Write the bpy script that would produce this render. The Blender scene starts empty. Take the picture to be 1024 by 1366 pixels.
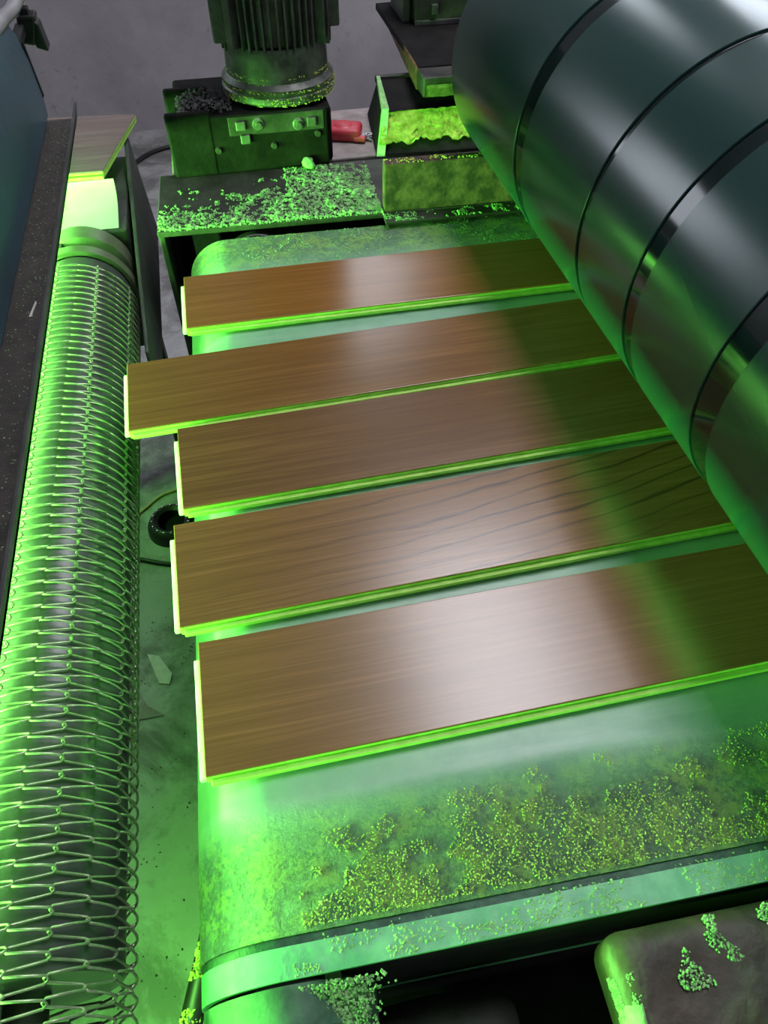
import bpy, bmesh, math, random
from mathutils import Vector, Matrix, noise
R = math.radians
random.seed(7)
scene = bpy.context.scene
col = scene.collection

# ------------------------------------------------------------------ camera
cam_d = bpy.data.cameras.new('camera')
cam_d.sensor_fit = 'VERTICAL'
cam_d.sensor_height = 36.0
cam_d.lens = 36.0 * 970.0 / 1366.0
cam_d.clip_start = 0.02
cam = bpy.data.objects.new('camera', cam_d)
col.objects.link(cam)
cam.location = (0, 0, 1.55)
cam.rotation_euler = (R(90 - 49.7), 0, R(-12.1))
scene.camera = cam

# ------------------------------------------------------------------ world, lamps, exposure
world = bpy.data.worlds.new('world')
scene.world = world
world.use_nodes = True
wb = world.node_tree.nodes['Background']
wb.inputs[0].default_value = (0.80, 0.82, 0.95, 1)
wb.inputs[1].default_value = 0.30

def area(name, loc, rot, sx, sy, power, color):
    d = bpy.data.lights.new(name, 'AREA')
    d.shape = 'RECTANGLE'
    d.size, d.size_y = sx, sy
    d.energy = power
    d.color = color
    o = bpy.data.objects.new(name, d)
    o.location = loc
    o.rotation_euler = rot
    col.objects.link(o)
    return o

GREEN = (0.22, 1.0, 0.13)
# curing lamp inside the left machine, shining out of its slot along +X
area('curing_lamp', (-0.90, 0.59, 0.918), (0, R(-90), 0), 0.060, 1.72, 145, GREEN)
# overhead lamp of the machine, shining down on the mesh belt
area('curing_lamp_overhead', (-0.42, 0.59, 0.994), (0, R(-12), 0), 0.08, 1.72, 13, GREEN)
# added fill lamp for a green leak below the mesh belt onto the floor
leak = area('leak_fill', (-0.42, 0.05, 0.58), (0, R(-14), 0), 0.12, 0.30, 3.8, GREEN)
leak.data.spread = R(120)
SKY = (0.93, 0.92, 1.0)
scene.view_settings.view_transform = 'Standard'
scene.view_settings.look = 'None'
scene.view_settings.gamma = 1.0
scene.view_settings.use_curve_mapping = False
scene.view_settings.exposure = 0.0

# ------------------------------------------------------------------ material helpers
def new_mat(name):
    m = bpy.data.materials.new(name)
    m.use_nodes = True
    nt = m.node_tree
    return m, nt, nt.nodes['Principled BSDF']

def N(nt, t, **kw):
    n = nt.nodes.new(t)
    for k, v in kw.items():
        setattr(n, k, v)
    return n

def coords(nt, scale=(1, 1, 1), loc=(0, 0, 0), rnd=False):
    tc = N(nt, 'ShaderNodeTexCoord')
    mp = N(nt, 'ShaderNodeMapping')
    mp.inputs['Scale'].default_value = scale
    mp.inputs['Location'].default_value = loc
    nt.links.new(tc.outputs['Object'], mp.inputs['Vector'])
    return mp.outputs[0]

def noise_n(nt, vec, scale, detail=5, rough=0.55, dist=0.0):
    n = N(nt, 'ShaderNodeTexNoise')
    n.inputs['Scale'].default_value = scale
    n.inputs['Detail'].default_value = detail
    n.inputs['Roughness'].default_value = rough
    n.inputs['Distortion'].default_value = dist
    nt.links.new(vec, n.inputs['Vector'])
    return n.outputs['Fac']

def ramp(nt, fac, stops):
    r = N(nt, 'ShaderNodeValToRGB')
    cr = r.color_ramp
    while len(cr.elements) < len(stops):
        cr.elements.new(0.5)
    for e, (p, c) in zip(cr.elements, stops):
        e.position = p
        e.color = (c[0], c[1], c[2], 1) if not isinstance(c, (int, float)) else (c, c, c, 1)
    nt.links.new(fac, r.inputs[0])
    return r.outputs[0]

def mix(nt, fac, a, b, mode='MIX'):
    n = N(nt, 'ShaderNodeMix', data_type='RGBA', blend_type=mode)
    for sock, v in ((n.inputs[0], fac), (n.inputs[6], a), (n.inputs[7], b)):
        if isinstance(v, (int, float)):
            sock.default_value = v
        elif isinstance(v, tuple):
            sock.default_value = (v[0], v[1], v[2], 1)
        else:
            nt.links.new(v, sock)
    return n.outputs[2]

def bump(nt, bsdf, h, strength=0.3, dist=0.002):
    b = N(nt, 'ShaderNodeBump')
    b.inputs['Strength'].default_value = strength
    b.inputs['Distance'].default_value = dist
    nt.links.new(h, b.inputs['Height'])
    nt.links.new(b.outputs[0], bsdf.inputs['Normal'])

def mottled(name, c1, c2, scale=20, rough=0.6, metal=0.0, bmp=0.2, detail=6, lo=0.35, hi=0.7, bscale=None, spec=0.5):
    m, nt, b = new_mat(name)
    v = coords(nt)
    f = noise_n(nt, v, scale, detail, 0.6)
    nt.links.new(ramp(nt, f, [(lo, c1), (hi, c2)]), b.inputs['Base Color'])
    b.inputs['Roughness'].default_value = rough
    b.inputs['Metallic'].default_value = metal
    b.inputs['Specular IOR Level'].default_value = spec
    if bmp:
        bump(nt, b, noise_n(nt, v, bscale or scale * 4, 4), bmp)
    return m

def wood(name, base, dark, streak=0.35, veins=0.0, seed=0.0):
    m, nt, b = new_mat(name)
    v = coords(nt, (2.2, 100, 20), (seed, seed * 2, 0))
    g = noise_n(nt, v, 1.6, 6, 0.62, 0.3)
    v2 = coords(nt, (7, 380, 60), (seed * 3, 0, 0))
    fine = noise_n(nt, v2, 1.0, 3, 0.6)
    v3 = coords(nt, (2.0, 7, 7), (seed * 5, seed, 0))
    broad = noise_n(nt, v3, 1.0, 2)
    c = ramp(nt, g, [(0.30, dark), (0.62, base)])
    c = mix(nt, ramp(nt, fine, [(0.36, 0.85), (0.62, 0.0)]), c, dark)
    c = mix(nt, ramp(nt, broad, [(0.35, streak), (0.65, 0.0)]), c, dark)
    if veins:
        # long dark veins that bend together near one end of the board
        tc = N(nt, 'ShaderNodeTexCoord')
        sp = N(nt, 'ShaderNodeSeparateXYZ')
        nt.links.new(tc.outputs['Object'], sp.inputs[0])
        x2 = N(nt, 'ShaderNodeMath', operation='POWER'); x2.inputs[1].default_value = 2.0
        nt.links.new(sp.outputs['X'], x2.inputs[0])
        yy = N(nt, 'ShaderNodeMath', operation='MULTIPLY_ADD'); yy.inputs[1].default_value = -0.16
        nt.links.new(x2.outputs[0], yy.inputs[0]); nt.links.new(sp.outputs['Y'], yy.inputs[2])
        cb = N(nt, 'ShaderNodeCombineXYZ')
        xs = N(nt, 'ShaderNodeMath', operation='MULTIPLY'); xs.inputs[1].default_value = 0.22
        nt.links.new(sp.outputs['X'], xs.inputs[0])
        nt.links.new(xs.outputs[0], cb.inputs[0]); nt.links.new(yy.outputs[0], cb.inputs[1])
        vw = cb.outputs[0]
        w = N(nt, 'ShaderNodeTexWave', wave_type='BANDS', bands_direction='Y')
        w.inputs['Scale'].default_value = 15.0
        w.inputs['Distortion'].default_value = 4.0
        w.inputs['Detail'].default_value = 2.0
        w.inputs['Detail Scale'].default_value = 1.6
        nt.links.new(vw, w.inputs['Vector'])
        mk = noise_n(nt, coords(nt, (1.6, 14, 1), (2.0, seed, 0)), 1.0, 2)
        vf = N(nt, 'ShaderNodeMath', operation='MULTIPLY')
        nt.links.new(ramp(nt, w.outputs['Fac'], [(0.0, veins), (0.04, veins * .5), (0.14, 0.0)]), vf.inputs[0])
        xm = N(nt, 'ShaderNodeMapRange')
        xm.inputs[1].default_value = 0.10; xm.inputs[2].default_value = 0.38
        xm.inputs[3].default_value = 0.30; xm.inputs[4].default_value = 1.0
        nt.links.new(sp.outputs['X'], xm.inputs[0])
        mm = N(nt, 'ShaderNodeMath', operation='MULTIPLY')
        nt.links.new(ramp(nt, mk, [(0.36, 0.1), (0.55, 1.0)]), mm.inputs[0])
        nt.links.new(xm.outputs[0], mm.inputs[1])
        nt.links.new(mm.outputs[0], vf.inputs[1])
        c = mix(nt, vf.outputs[0], c, (dark[0] * .22, dark[1] * .22, dark[2] * .25))
    nt.links.new(c, b.inputs['Base Color'])
    b.inputs['Roughness'].default_value = 0.24
    b.inputs['Specular IOR Level'].default_value = 0.6
    bump(nt, b, fine, 0.12, 0.0006)
    return m

M = {}
M['core'] = mottled('green_lit_fibreboard', (0.40, 0.66, 0.10), (0.52, 0.80, 0.18), 60, 0.6, bmp=0.1)  # fibreboard with the lamp's green put into its colour
M['core_end'] = mottled('pale_lit_end', (0.84, 0.88, 0.80), (0.92, 0.94, 0.88), 60, 0.6, bmp=0.1)  # plank end paled to carry the lamp's hot white
M['belt'] = None
M['wire'] = mottled('galvanised_wire', (0.32, 0.33, 0.25), (0.46, 0.47, 0.36), 200, 0.34, 0.65, 0.05)
M['roller'] = mottled('dark_roller_steel', (0.055, 0.055, 0.06), (0.095, 0.095, 0.10), 30, 0.33, 0.1, 0.08)
M['black'] = mottled('black_grime', (0.005, 0.005, 0.005), (0.016, 0.015, 0.014), 25, 0.85, 0, 0.3, spec=0.2)
M['grime'] = mottled('dark_greasy_metal', (0.018, 0.017, 0.015), (0.065, 0.06, 0.055), 22, 0.6, 0.1, 0.5)
M['frame'] = mottled('dark_frame_paint', (0.03, 0.032, 0.03), (0.07, 0.072, 0.068), 18, 0.6, 0, 0.3)
M['oil'] = mottled('oily_black_casting', (0.003, 0.003, 0.003), (0.012, 0.011, 0.010), 28, 0.75, 0.0, 0.4, spec=0.15)
M['stained'] = mottled('stained_grey_plate', (0.030, 0.018, 0.013), (0.12, 0.066, 0.046), 34, 0.9, 0, 0.6, lo=0.42, hi=0.62)
M['motor'] = mottled('grey_motor_casting', (0.05, 0.052, 0.05), (0.125, 0.128, 0.12), 25, 0.55, 0.2, 0.35)
M['bell'] = mottled('oily_motor_bell', (0.05, 0.053, 0.046), (0.17, 0.18, 0.155), 30, 0.42, 0.25, 0.35)
M['steel'] = mottled('bright_steel', (0.5, 0.5, 0.5), (0.7, 0.7, 0.7), 40, 0.25, 0.95, 0.05)
M['residue'] = mottled('green_yellow_residue', (0.30, 0.46, 0.07), (0.62, 0.78, 0.20), 120, 0.8, 0, 0.2)
M['dust'] = mottled('lamp_green_dust', (0.20, 0.44, 0.15), (0.40, 0.66, 0.30), 90, 0.9, 0, 0.3)  # pale sanding dust, its colour greened for the lamp glow
M['fluo_dust'] = mottled('yellow_caked_dust', (0.36, 0.40, 0.05), (0.84, 0.84, 0.22), 60, 0.9, 0, 1.0)
M['lip'] = mottled('dusty_brown_lip', (0.022, 0.018, 0.015), (0.05, 0.042, 0.036), 45, 0.75, 0, 0.5)
M['rubber'] = mottled('black_rubber', (0.008, 0.008, 0.008), (0.02, 0.02, 0.02), 30, 0.45, 0, 0.1)
M['red'] = mottled('red_plastic', (0.50, 0.03, 0.05), (0.62, 0.06, 0.09), 40, 0.4, 0, 0.05)
M['paper'] = mottled('off_white_paper', (0.55, 0.52, 0.50), (0.68, 0.65, 0.62), 60, 0.8, 0, 0.1)
M['yellow'] = mottled('yellow_cord_sheath', (0.45, 0.36, 0.10), (0.55, 0.45, 0.15), 60, 0.6, 0, 0.1)
M['ledge'] = mottled('pale_worn_plate', (0.22, 0.185, 0.18), (0.38, 0.32, 0.31), 30, 0.7, 0, 0.3)
M['pale_plate'] = mottled('pale_guard_plate', (0.62, 0.64, 0.60), (0.74, 0.76, 0.72), 15, 0.3, 0.3, 0.05)
M['flange'] = mottled('dull_green_flange', (0.03, 0.10, 0.05), (0.12, 0.28, 0.16), 30, 0.5, 0, 0.3)
M['hub'] = mottled('greenish_grey_hub', (0.11, 0.13, 0.08), (0.18, 0.20, 0.13), 20, 0.4, 0.2, 0.1)
M['rust'] = mottled('rusty_edge', (0.06, 0.03, 0.018), (0.28, 0.12, 0.05), 60, 0.8, 0, 0.4)
M['window'] = None
M['grey_board'] = wood('grey_oak_laminate', (0.30, 0.225, 0.215), (0.17, 0.12, 0.115), 0.3, 0.0, 3.3)
M['rim'] = mottled('pale_grey_rim', (0.28, 0.27, 0.28), (0.42, 0.40, 0.41), 20, 0.4, 0.3, 0.1)

def belt_mat():
    m, nt, b = new_mat('green_belt_rubber')
    v = coords(nt)
    streak = noise_n(nt, coords(nt, (3, 26, 3)), 2.0, 5, 0.6)
    cloud = noise_n(nt, v, 9, 6, 0.65)
    c = ramp(nt, cloud, [(0.3, (0.17, 0.33, 0.235)), (0.7, (0.30, 0.48, 0.36))])
    c = mix(nt, ramp(nt, streak, [(0.45, 0.0), (0.72, 0.5)]), c, (0.40, 0.52, 0.45))
    # crust of residue along both edges of the belt, by distance across the belt (object Y)
    sep = N(nt, 'ShaderNodeSeparateXYZ')
    tc = N(nt, 'ShaderNodeTexCoord')
    nt.links.new(tc.outputs['Object'], sep.inputs[0])
    near = N(nt, 'ShaderNodeMapRange', interpolation_type='SMOOTHSTEP')
    near.inputs[1].default_value = -0.405
    near.inputs[2].default_value = -0.465
    nt.links.new(sep.outputs['Y'], near.inputs[0])
    far = N(nt, 'ShaderNodeMapRange', interpolation_type='SMOOTHSTEP')
    far.inputs[1].default_value = 0.43
    far.inputs[2].default_value = 0.54
    nt.links.new(sep.outputs['Y'], far.inputs[0])
    zone = N(nt, 'ShaderNodeMath', operation='MAXIMUM')
    nt.links.new(near.outputs[0], zone.inputs[0])
    nt.links.new(far.outputs[0], zone.inputs[1])
    crumbs = noise_n(nt, v, 170, 6, 0.75)
    patches = noise_n(nt, v, 38, 4, 0.6)
    add = N(nt, 'ShaderNodeMath', operation='ADD')
    nt.links.new(crumbs, add.inputs[0])
    nt.links.new(patches, add.inputs[1])
    half = N(nt, 'ShaderNodeMath', operation='MULTIPLY')
    half.inputs[1].default_value = 0.5
    nt.links.new(add.outputs[0], half.inputs[0])
    dustcol = ramp(nt, half.outputs[0], [(0.42, (0.045, 0.022, 0.018)), (0.485, (0.12, 0.20, 0.09)), (0.55, (0.34, 0.50, 0.14))])
    zf = N(nt, 'ShaderNodeMath', operation='MULTIPLY')
    nt.links.new(zone.outputs[0], zf.inputs[0])
    nt.links.new(ramp(nt, patches, [(0.30, 0.30), (0.60, 0.85)]), zf.inputs[1])
    c = mix(nt, zf.outputs[0], c, dustcol)
    nt.links.new(c, b.inputs['Base Color'])
    rr = N(nt, 'ShaderNodeMapRange')
    rr.inputs[3].default_value = 0.36
    rr.inputs[4].default_value = 0.7
    nt.links.new(zf.outputs[0], rr.inputs[0])
    nt.links.new(rr.outputs[0], b.inputs['Roughness'])
    hb = N(nt, 'ShaderNodeMath', operation='MULTIPLY')
    nt.links.new(half.outputs[0], hb.inputs[0])
    nt.links.new(zone.outputs[0], hb.inputs[1])
    bump(nt, b, hb.outputs[0], 1.0, 0.016)
    return m
M['belt'] = belt_mat()
M['strip'] = mottled('pale_green_edge_strip', (0.13, 0.46, 0.24), (0.27, 0.68, 0.38), 35, 0.38, 0, 0.25)

M['groove'] = mottled('dark_green_groove', (0.012, 0.06, 0.04), (0.05, 0.16, 0.09), 60, 0.5, 0, 0.4)

def concrete(name, c1, c2, dark, s=3.0, stain=0.0):
    m, nt, b = new_mat(name)
    v = coords(nt)
    a = noise_n(nt, v, s, 8, 0.65)
    c = ramp(nt, a, [(0.3, c1), (0.7, c2)])
    sp = noise_n(nt, v, s * 12, 6, 0.7)
    c = mix(nt, ramp(nt, sp, [(0.60, 0.0), (0.72, 0.7)]), c, dark)
    st = noise_n(nt, v, s * 0.9, 7, 0.7, 0.6)
    c = mix(nt, ramp(nt, st, [(0.46, 0.0), (0.60, stain)]), c, dark)
    nt.links.new(c, b.inputs['Base Color'])
    b.inputs['Roughness'].default_value = 0.85
    bump(nt, b, sp, 0.35, 0.004)
    return m
M['wall'] = concrete('rendered_wall', (0.36, 0.34, 0.355), (0.54, 0.51, 0.53), (0.24, 0.23, 0.24), 1.9, 0.25)
M['floor'] = concrete('concrete_floor', (0.30, 0.30, 0.30), (0.46, 0.455, 0.45), (0.10, 0.10, 0.09), 4.0, 0.75)

def drum_mat():
    m, nt, b = new_mat('dark_green_enamel')
    b.inputs['Base Color'].default_value = (0.009, 0.042, 0.036, 1)
    b.inputs['Roughness'].default_value = 0.24
    b.inputs['Specular IOR Level'].default_value = 0.75
    b.inputs['Metallic'].default_value = 0.0
    return m
M['drum'] = drum_mat()
def ring_mat():
    m, nt, b = new_mat('glossy_black_band')
    b.inputs['Base Color'].default_value = (0.006, 0.014, 0.013, 1)
    b.inputs['Roughness'].default_value = 0.10
    b.inputs['Specular IOR Level'].default_value = 0.5
    return m
M['ring'] = ring_mat()
def panel_mat():
    m, nt, b = new_mat('dark_blue_hammered_enamel')
    v = coords(nt)
    c = ramp(nt, noise_n(nt, v, 6, 3), [(0.3, (0.022, 0.052, 0.075)), (0.7, (0.040, 0.095, 0.13))])
    sp = noise_n(nt, v, 330, 2, 0.5)
    c = mix(nt, ramp(nt, sp, [(0.66, 0.0), (0.74, 0.7)]), c, (0.30, 0.36, 0.33))
    nt.links.new(c, b.inputs['Base Color'])
    b.inputs['Roughness'].default_value = 0.32
    bump(nt, b, noise_n(nt, v, 120, 2), 0.15, 0.001)
    return m
M['panel'] = panel_mat()
def emit(name, color, s):
    m, nt, b = new_mat(name)
    b.inputs['Emission Color'].default_value = (*color, 1)
    b.inputs['Emission Strength'].default_value = s
    b.inputs['Base Color'].default_value = (0.8, 0.8, 0.8, 1)
    return m
M['window_wall'] = emit('window_daylight', (0.82, 0.90, 1.0), 5.5)
M['window'] = emit('skylight_glow', SKY, 15.0)

# ------------------------------------------------------------------ mesh helpers
def bm_new():
    return bmesh.new()

def box(bm, x0, x1, y0, y1, z0, z1, bev=0.0, seg=2):
    vs = [bm.verts.new(p) for p in ((x0, y0, z0), (x1, y0, z0), (x1, y1, z0), (x0, y1, z0), (x0, y0, z1), (x1, y0, z1), (x1, y1, z1), (x0, y1, z1))]
    fs = [bm.faces.new([vs[i] for i in f]) for f in ((0, 3, 2, 1), (4, 5, 6, 7), (0, 1, 5, 4), (1, 2, 6, 5), (2, 3, 7, 6), (3, 0, 4, 7))]
    if bev:
        es = list({e for f in fs for e in f.edges})
        bmesh.ops.bevel(bm, geom=es, offset=bev, segments=seg, profile=0.5, affect='EDGES')
    return vs

def hexa(bm, p, bev=0.0):
    """box from eight corners: four of the bottom, then four of the top, both counter-clockwise from above"""
    vs = [bm.verts.new(q) for q in p]
    fs = [bm.faces.new([vs[i] for i in f]) for f in ((0, 3, 2, 1), (4, 5, 6, 7), (0, 1, 5, 4), (1, 2, 6, 5), (2, 3, 7, 6), (3, 0, 4, 7))]
    if bev:
        bmesh.ops.bevel(bm, geom=list({e for f in fs for e in f.edges}), offset=bev, segments=2, profile=0.5, affect='EDGES')

def cyl(bm, p0, p1, r0, r1=None, seg=32, cap=True):
    r1 = r0 if r1 is None else r1
    p0, p1 = Vector(p0), Vector(p1)
    d = (p1 - p0).normalized()
    a = d.orthogonal().normalized()
    b = d.cross(a)
    A = [bm.verts.new(p0 + (a * math.cos(t) + b * math.sin(t)) * r0) for t in [2 * math.pi * i / seg for i in range(seg)]]
    B = [bm.verts.new(p1 + (a * math.cos(t) + b * math.sin(t)) * r1) for t in [2 * math.pi * i / seg for i in range(seg)]]
    for i in range(seg):
        bm.faces.new((A[i], A[(i + 1) % seg], B[(i + 1) % seg], B[i]))
    if cap:
        bm.faces.new(A[::-1])
        bm.faces.new(B)

def lathe(bm, prof, c, axis='Z', seg=48):
    """prof: list of (radius, height) turned about an axis through c"""
    rings = []
    for r, h in prof:
        ring = []
        for i in range(seg):
            t = 2 * math.pi * i / seg
            if axis == 'Z':
                p = (c[0] + r * math.cos(t), c[1] + r * math.sin(t), c[2] + h)
            else:
                p = (c[0] + r * math.cos(t), c[1] + h, c[2] + r * math.sin(t))
            ring.append(bm.verts.new(p))
        rings.append(ring)
    for a, b in zip(rings, rings[1:]):
        for i in range(seg):
            bm.faces.new((a[i], a[(i + 1) % seg], b[(i + 1) % seg], b[i]))
    return rings

def tube_data(pts, r, seg, verts, faces):
    n = len(pts)
    base = len(verts)
    prev = None
    for i, p in enumerate(pts):
        d = (pts[min(i + 1, n - 1)] - pts[max(i - 1, 0)])
        if d.length < 1e-9:
            d = Vector((0, 1, 0))
        d.normalize()
        if prev is None:
            a = d.orthogonal().normalized()
        else:
            a = prev - d * prev.dot(d)
            a = a.normalized() if a.length > 1e-6 else d.orthogonal().normalized()
        prev = a
        b = d.cross(a)
        for k in range(seg):
            t = 2 * math.pi * k / seg
            verts.append(p + (a * math.cos(t) + b * math.sin(t)) * r)
    for i in range(n - 1):
        for k in range(seg):
            k2 = (k + 1) % seg
            faces.append((base + i * seg + k, base + i * seg + k2, base + (i + 1) * seg + k2, base + (i + 1) * seg + k))
    faces.append(tuple(base + k for k in range(seg))[::-1])
    faces.append(tuple(base + (n - 1) * seg + k for k in range(seg)))

def smooth_path(pts, n=8):
    pts = [Vector(p) for p in pts]
    out = []
    for i in range(len(pts) - 1):
        p0, p1, p2, p3 = pts[max(i - 1, 0)], pts[i], pts[i + 1], pts[min(i + 2, len(pts) - 1)]
        for k in range(n):
            t = k / n
            out.append(0.5 * ((2 * p1) + (p2 - p0) * t + (2 * p0 - 5 * p1 + 4 * p2 - p3) * t * t + (3 * p1 - p0 - 3 * p2 + p3) * t ** 3))
    out.append(pts[-1])
    return out

def link(name, me, mat, parent=None, smooth=False):
    o = bpy.data.objects.new(name, me)
    if mat:
        me.materials.append(mat)
    if smooth:
        for p in me.polygons:
            p.use_smooth = True
    col.objects.link(o)
    if parent:
        o.parent = parent
    return o

def obj(name, bm, mat, parent=None, smooth=False, angle=None):
    bmesh.ops.recalc_face_normals(bm, faces=bm.faces[:])
    me = bpy.data.meshes.new(name)
    bm.to_mesh(me)
    bm.free()
    o = link(name, me, mat, parent, smooth)
    if smooth and angle:
        me.set_sharp_from_angle(angle=R(angle))
    return o

def raw(name, verts, faces, mat, parent=None, smooth=False):
    me = bpy.data.meshes.new(name)
    me.from_pydata([tuple(v) for v in verts], [], faces)
    return link(name, me, mat, parent, smooth)

def thing(name, label, cat, loc=(0, 0, 0), rz=0.0, group=None):
    o = bpy.data.objects.new(name, None)
    o.empty_display_size = 0.05
    o.location = loc
    o.rotation_euler = (0, 0, rz)
    col.objects.link(o)
    return tag(o, label, cat, group)

def tag(o, label, cat, group=None):
    o['label'] = label
    o['category'] = cat
    if group:
        o['group'] = group
    return o

OCT = [(1, 0, 0), (-1, 0, 0), (0, 1, 0), (0, -1, 0), (0, 0, 1), (0, 0, -1)]
OCTF = [(0, 2, 4), (2, 1, 4), (1, 3, 4), (3, 0, 4), (2, 0, 5), (1, 2, 5), (3, 1, 5), (0, 3, 5)]
def crumb(verts, faces, p, r, flat=0.6):
    b = len(verts)
    rot = Matrix.Rotation(random.uniform(0, 6.3), 3, 'Z') @ Matrix.Rotation(random.uniform(-.6, .6), 3, 'X')
    s = (r * random.uniform(.6, 1.3), r * random.uniform(.6, 1.3), r * flat * random.uniform(.6, 1.4))
    for v in OCT:
        q = rot @ Vector((v[0] * s[0], v[1] * s[1], v[2] * s[2]))
        verts.append(Vector(p) + q)
    for f in OCTF:
        faces.append(tuple(b + i for i in f))

def stuff(o):
    o['kind'] = 'stuff'
    return o

def structure(o):
    o['kind'] = 'structure'
    return o

# ------------------------------------------------------------------ setting: floor, walls, ceiling with roof lights
bm = bm_new(); box(bm, -3.0, 5.0, -2.0, 4.15, -0.12, 0.0)
structure(obj('floor', bm, M['floor']))
bm = bm_new(); box(bm, -3.0, 5.0, 4.0, 4.15, 0.0, 3.6)
structure(obj('wall_back', bm, M['wall']))
bm = bm_new(); box(bm, -3.15, -3.0, -2.0, 4.15, -0.12, 3.6)
structure(obj('wall_left', bm, M['wall']))
# the roof is laid around a long roof light
bm = bm_new()
for x0, x1 in ((-3.15, 0.55), (1.35, 5.0)):
    box(bm, x0, x1, -2.0, 4.15, 3.6, 3.72)
box(bm, 0.55, 1.35, -2.0, 0.75, 3.6, 3.72)
box(bm, 0.55, 1.35, 2.55, 4.15, 3.6, 3.72)
structure(obj('ceiling', bm, M['wall']))
bm = bm_new(); box(bm, 0.55, 1.35, 0.75, 2.55, 3.66, 3.68)
structure(obj('window_1', bm, M['window']))
for i, (x0, x1, z0, z1) in enumerate(((-2.85, -1.75, 1.7, 2.9), (0.55, 1.0, 2.35, 3.3), (2.2, 3.4, 2.2, 3.3))):
    bm = bm_new(); box(bm, x0, x1, 3.990, 3.998, z0, z1)
    w = structure(obj('window_%d' % (i + 2), bm, M['window_wall']))
    bm = bm_new()
    f = 0.05
    box(bm, x0 - f, x0, 3.96, 3.998, z0 - f, z1 + f); box(bm, x1, x1 + f, 3.96, 3.998, z0 - f, z1 + f)
    box(bm, x0, x1, 3.96, 3.998, z0 - f, z0); box(bm, x0, x1, 3.96, 3.998, z1, z1 + f)
    obj('window_frame', bm, M['rim'], w)

# ------------------------------------------------------------------ right belt conveyor (skewed two degrees)
SK = R(-2.0)
CO = (0.0, 0.65, 0.0)
conv = thing('belt_conveyor', 'green belt conveyor carrying the five brown planks, its belt edges crusted with dust', 'conveyor', CO, SK)
RB, XB, ZB = 0.075, -0.040, 0.810     # belt roller radius, its axis
YN, YF = -0.520, 0.572                # main belt, in the conveyor's own axes
def belt_section(r, x_end):
    pts = []
    nf = 60
    for i in range(nf + 1):
        pts.append((x_end + (XB - x_end) * i / nf, ZB + r))
    for i in range(1, 33):
        t = math.pi * i / 32
        pts.append((XB - r * math.sin(t), ZB + r * math.cos(t)))
    pts.append((x_end, ZB - r))
    return pts
def belt_mesh(y0, y1, ny, r, th, x_end, mat, name, parent):
    sec = belt_section(r, x_end)
    inn = belt_section(r - th, x_end)
    verts, faces = [], []
    for j in range(ny + 1):
        y = y0 + (y1 - y0) * j / ny
        verts += [(x, y, z) for x, z in sec]
    n = len(sec)
    for j in range(ny):
        for i in range(n - 1):
            a = j * n + i
            faces.append((a, a + 1, a + n + 1, a + n))
    k = len(verts)
    verts += [(x, y0, z) for x, z in inn] + [(x, y1, z) for x, z in inn]
    for i in range(n - 1):
        faces.append((k + i, k + i + 1, i + 1, i))
        b = ny * n
        faces.append((b + i, b + i + 1, k + n + i + 1, k + n + i))
        faces.append((k + n + i, k + n + i + 1, k + i + 1, k + i))
    bmx = bm_new()
    vv = [bmx.verts.new(p) for p in verts]
    for f in faces:
        bmx.faces.new([vv[i] for i in f])
    return obj(name, bmx, mat, parent, True, 40)
belt = belt_mesh(YN, YF, 24, RB, 0.003, 1.5, M['belt'], 'belt', conv)
edge = belt_mesh(YN - 0.030, YN - 0.007, 3, RB - 0.001, 0.006, 1.5, M['strip'], 'edge_strip', conv)
belt_mesh(YN - 0.0068, YN - 0.0003, 1, RB - 0.0022, 0.002, 1.5, M['groove'], 'groove_strip', conv)
edge['label'] = 'pale band along the near edge of the green belt'
# roller inside the belt: drum, hubs and shaft
bm = bm_new()
lathe(bm, [(0.0, -0.545), (0.030, -0.545), (0.030, -0.530), (0.060, -0.530), (0.0705, -0.542), (0.0705, 0.575), (0.050, 0.585), (0.0, 0.585)], (XB, 0, ZB), 'Y', 48)
bm2 = bm_new(); box(bm2, 0.005, 1.45, -0.549, -0.543, 0.655, 0.8755, 0.001)
obj('void_sheet', bm2, M['black'], conv)  # black sheet standing in for the dark void under the strip
rol = obj('roller', bm, M['frame'], conv, True, 35)
bm = bm_new()
lathe(bm, [(0.055, -0.553), (0.0725, -0.553), (0.0725, -0.558), (0.071, -0.582), (0.064, -0.590), (0.056, -0.584), (0.055, -0.553)], (XB, 0, ZB), 'Y', 48)
obj('roller_flange', bm, M['flange'], rol, True, 35)
bm = bm_new()
lathe(bm, [(0.0, 0.586), (0.062, 0.586), (0.064, 0.588), (0.064, 0.600), (0.060, 0.604), (0.0, 0.604)], (XB + 0.05, 0, ZB + 0.008), 'Y', 48)
obj('roller_end', bm, M['steel'], rol, True, 35)['label'] = 'bright steel disc at the far roller end'
bm = bm_new(); cyl(bm, (XB, -0.64, ZB), (XB, -0.545, ZB), 0.018)
obj('shaft', bm, M['grime'], rol, True, 40)
bm = bm_new()
lathe(bm, [(0.0, -0.060), (0.024, -0.060), (0.034, -0.052), (0.036, 0.0), (0.034, 0.065), (0.024, 0.078), (0.0, 0.080)], (0, 0, 0), 'Z', 32)
bmesh.ops.rotate(bm, verts=bm.verts[:], cent=(0, 0, 0), matrix=Matrix.Rotation(R(90), 3, 'Y'))
bmesh.ops.translate(bm, verts=bm.verts[:], vec=(0.075, -0.600, 0.745))
obj('tensioner', bm, M['grime'], conv, True, 40)
# black box added to make the void under the conveyor dark
bm = bm_new(); box(bm, 0.02, 1.45, -0.66, 0.55, 0.0, 0.66, 0.01)
obj('void_box', bm, M['black'], conv)
bm = bm_new(); box(bm, -0.03, 1.45, -0.50, 0.55, 0.682, 0.715, 0.004)
obj('support_rail', bm, M['frame'], conv)
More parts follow.
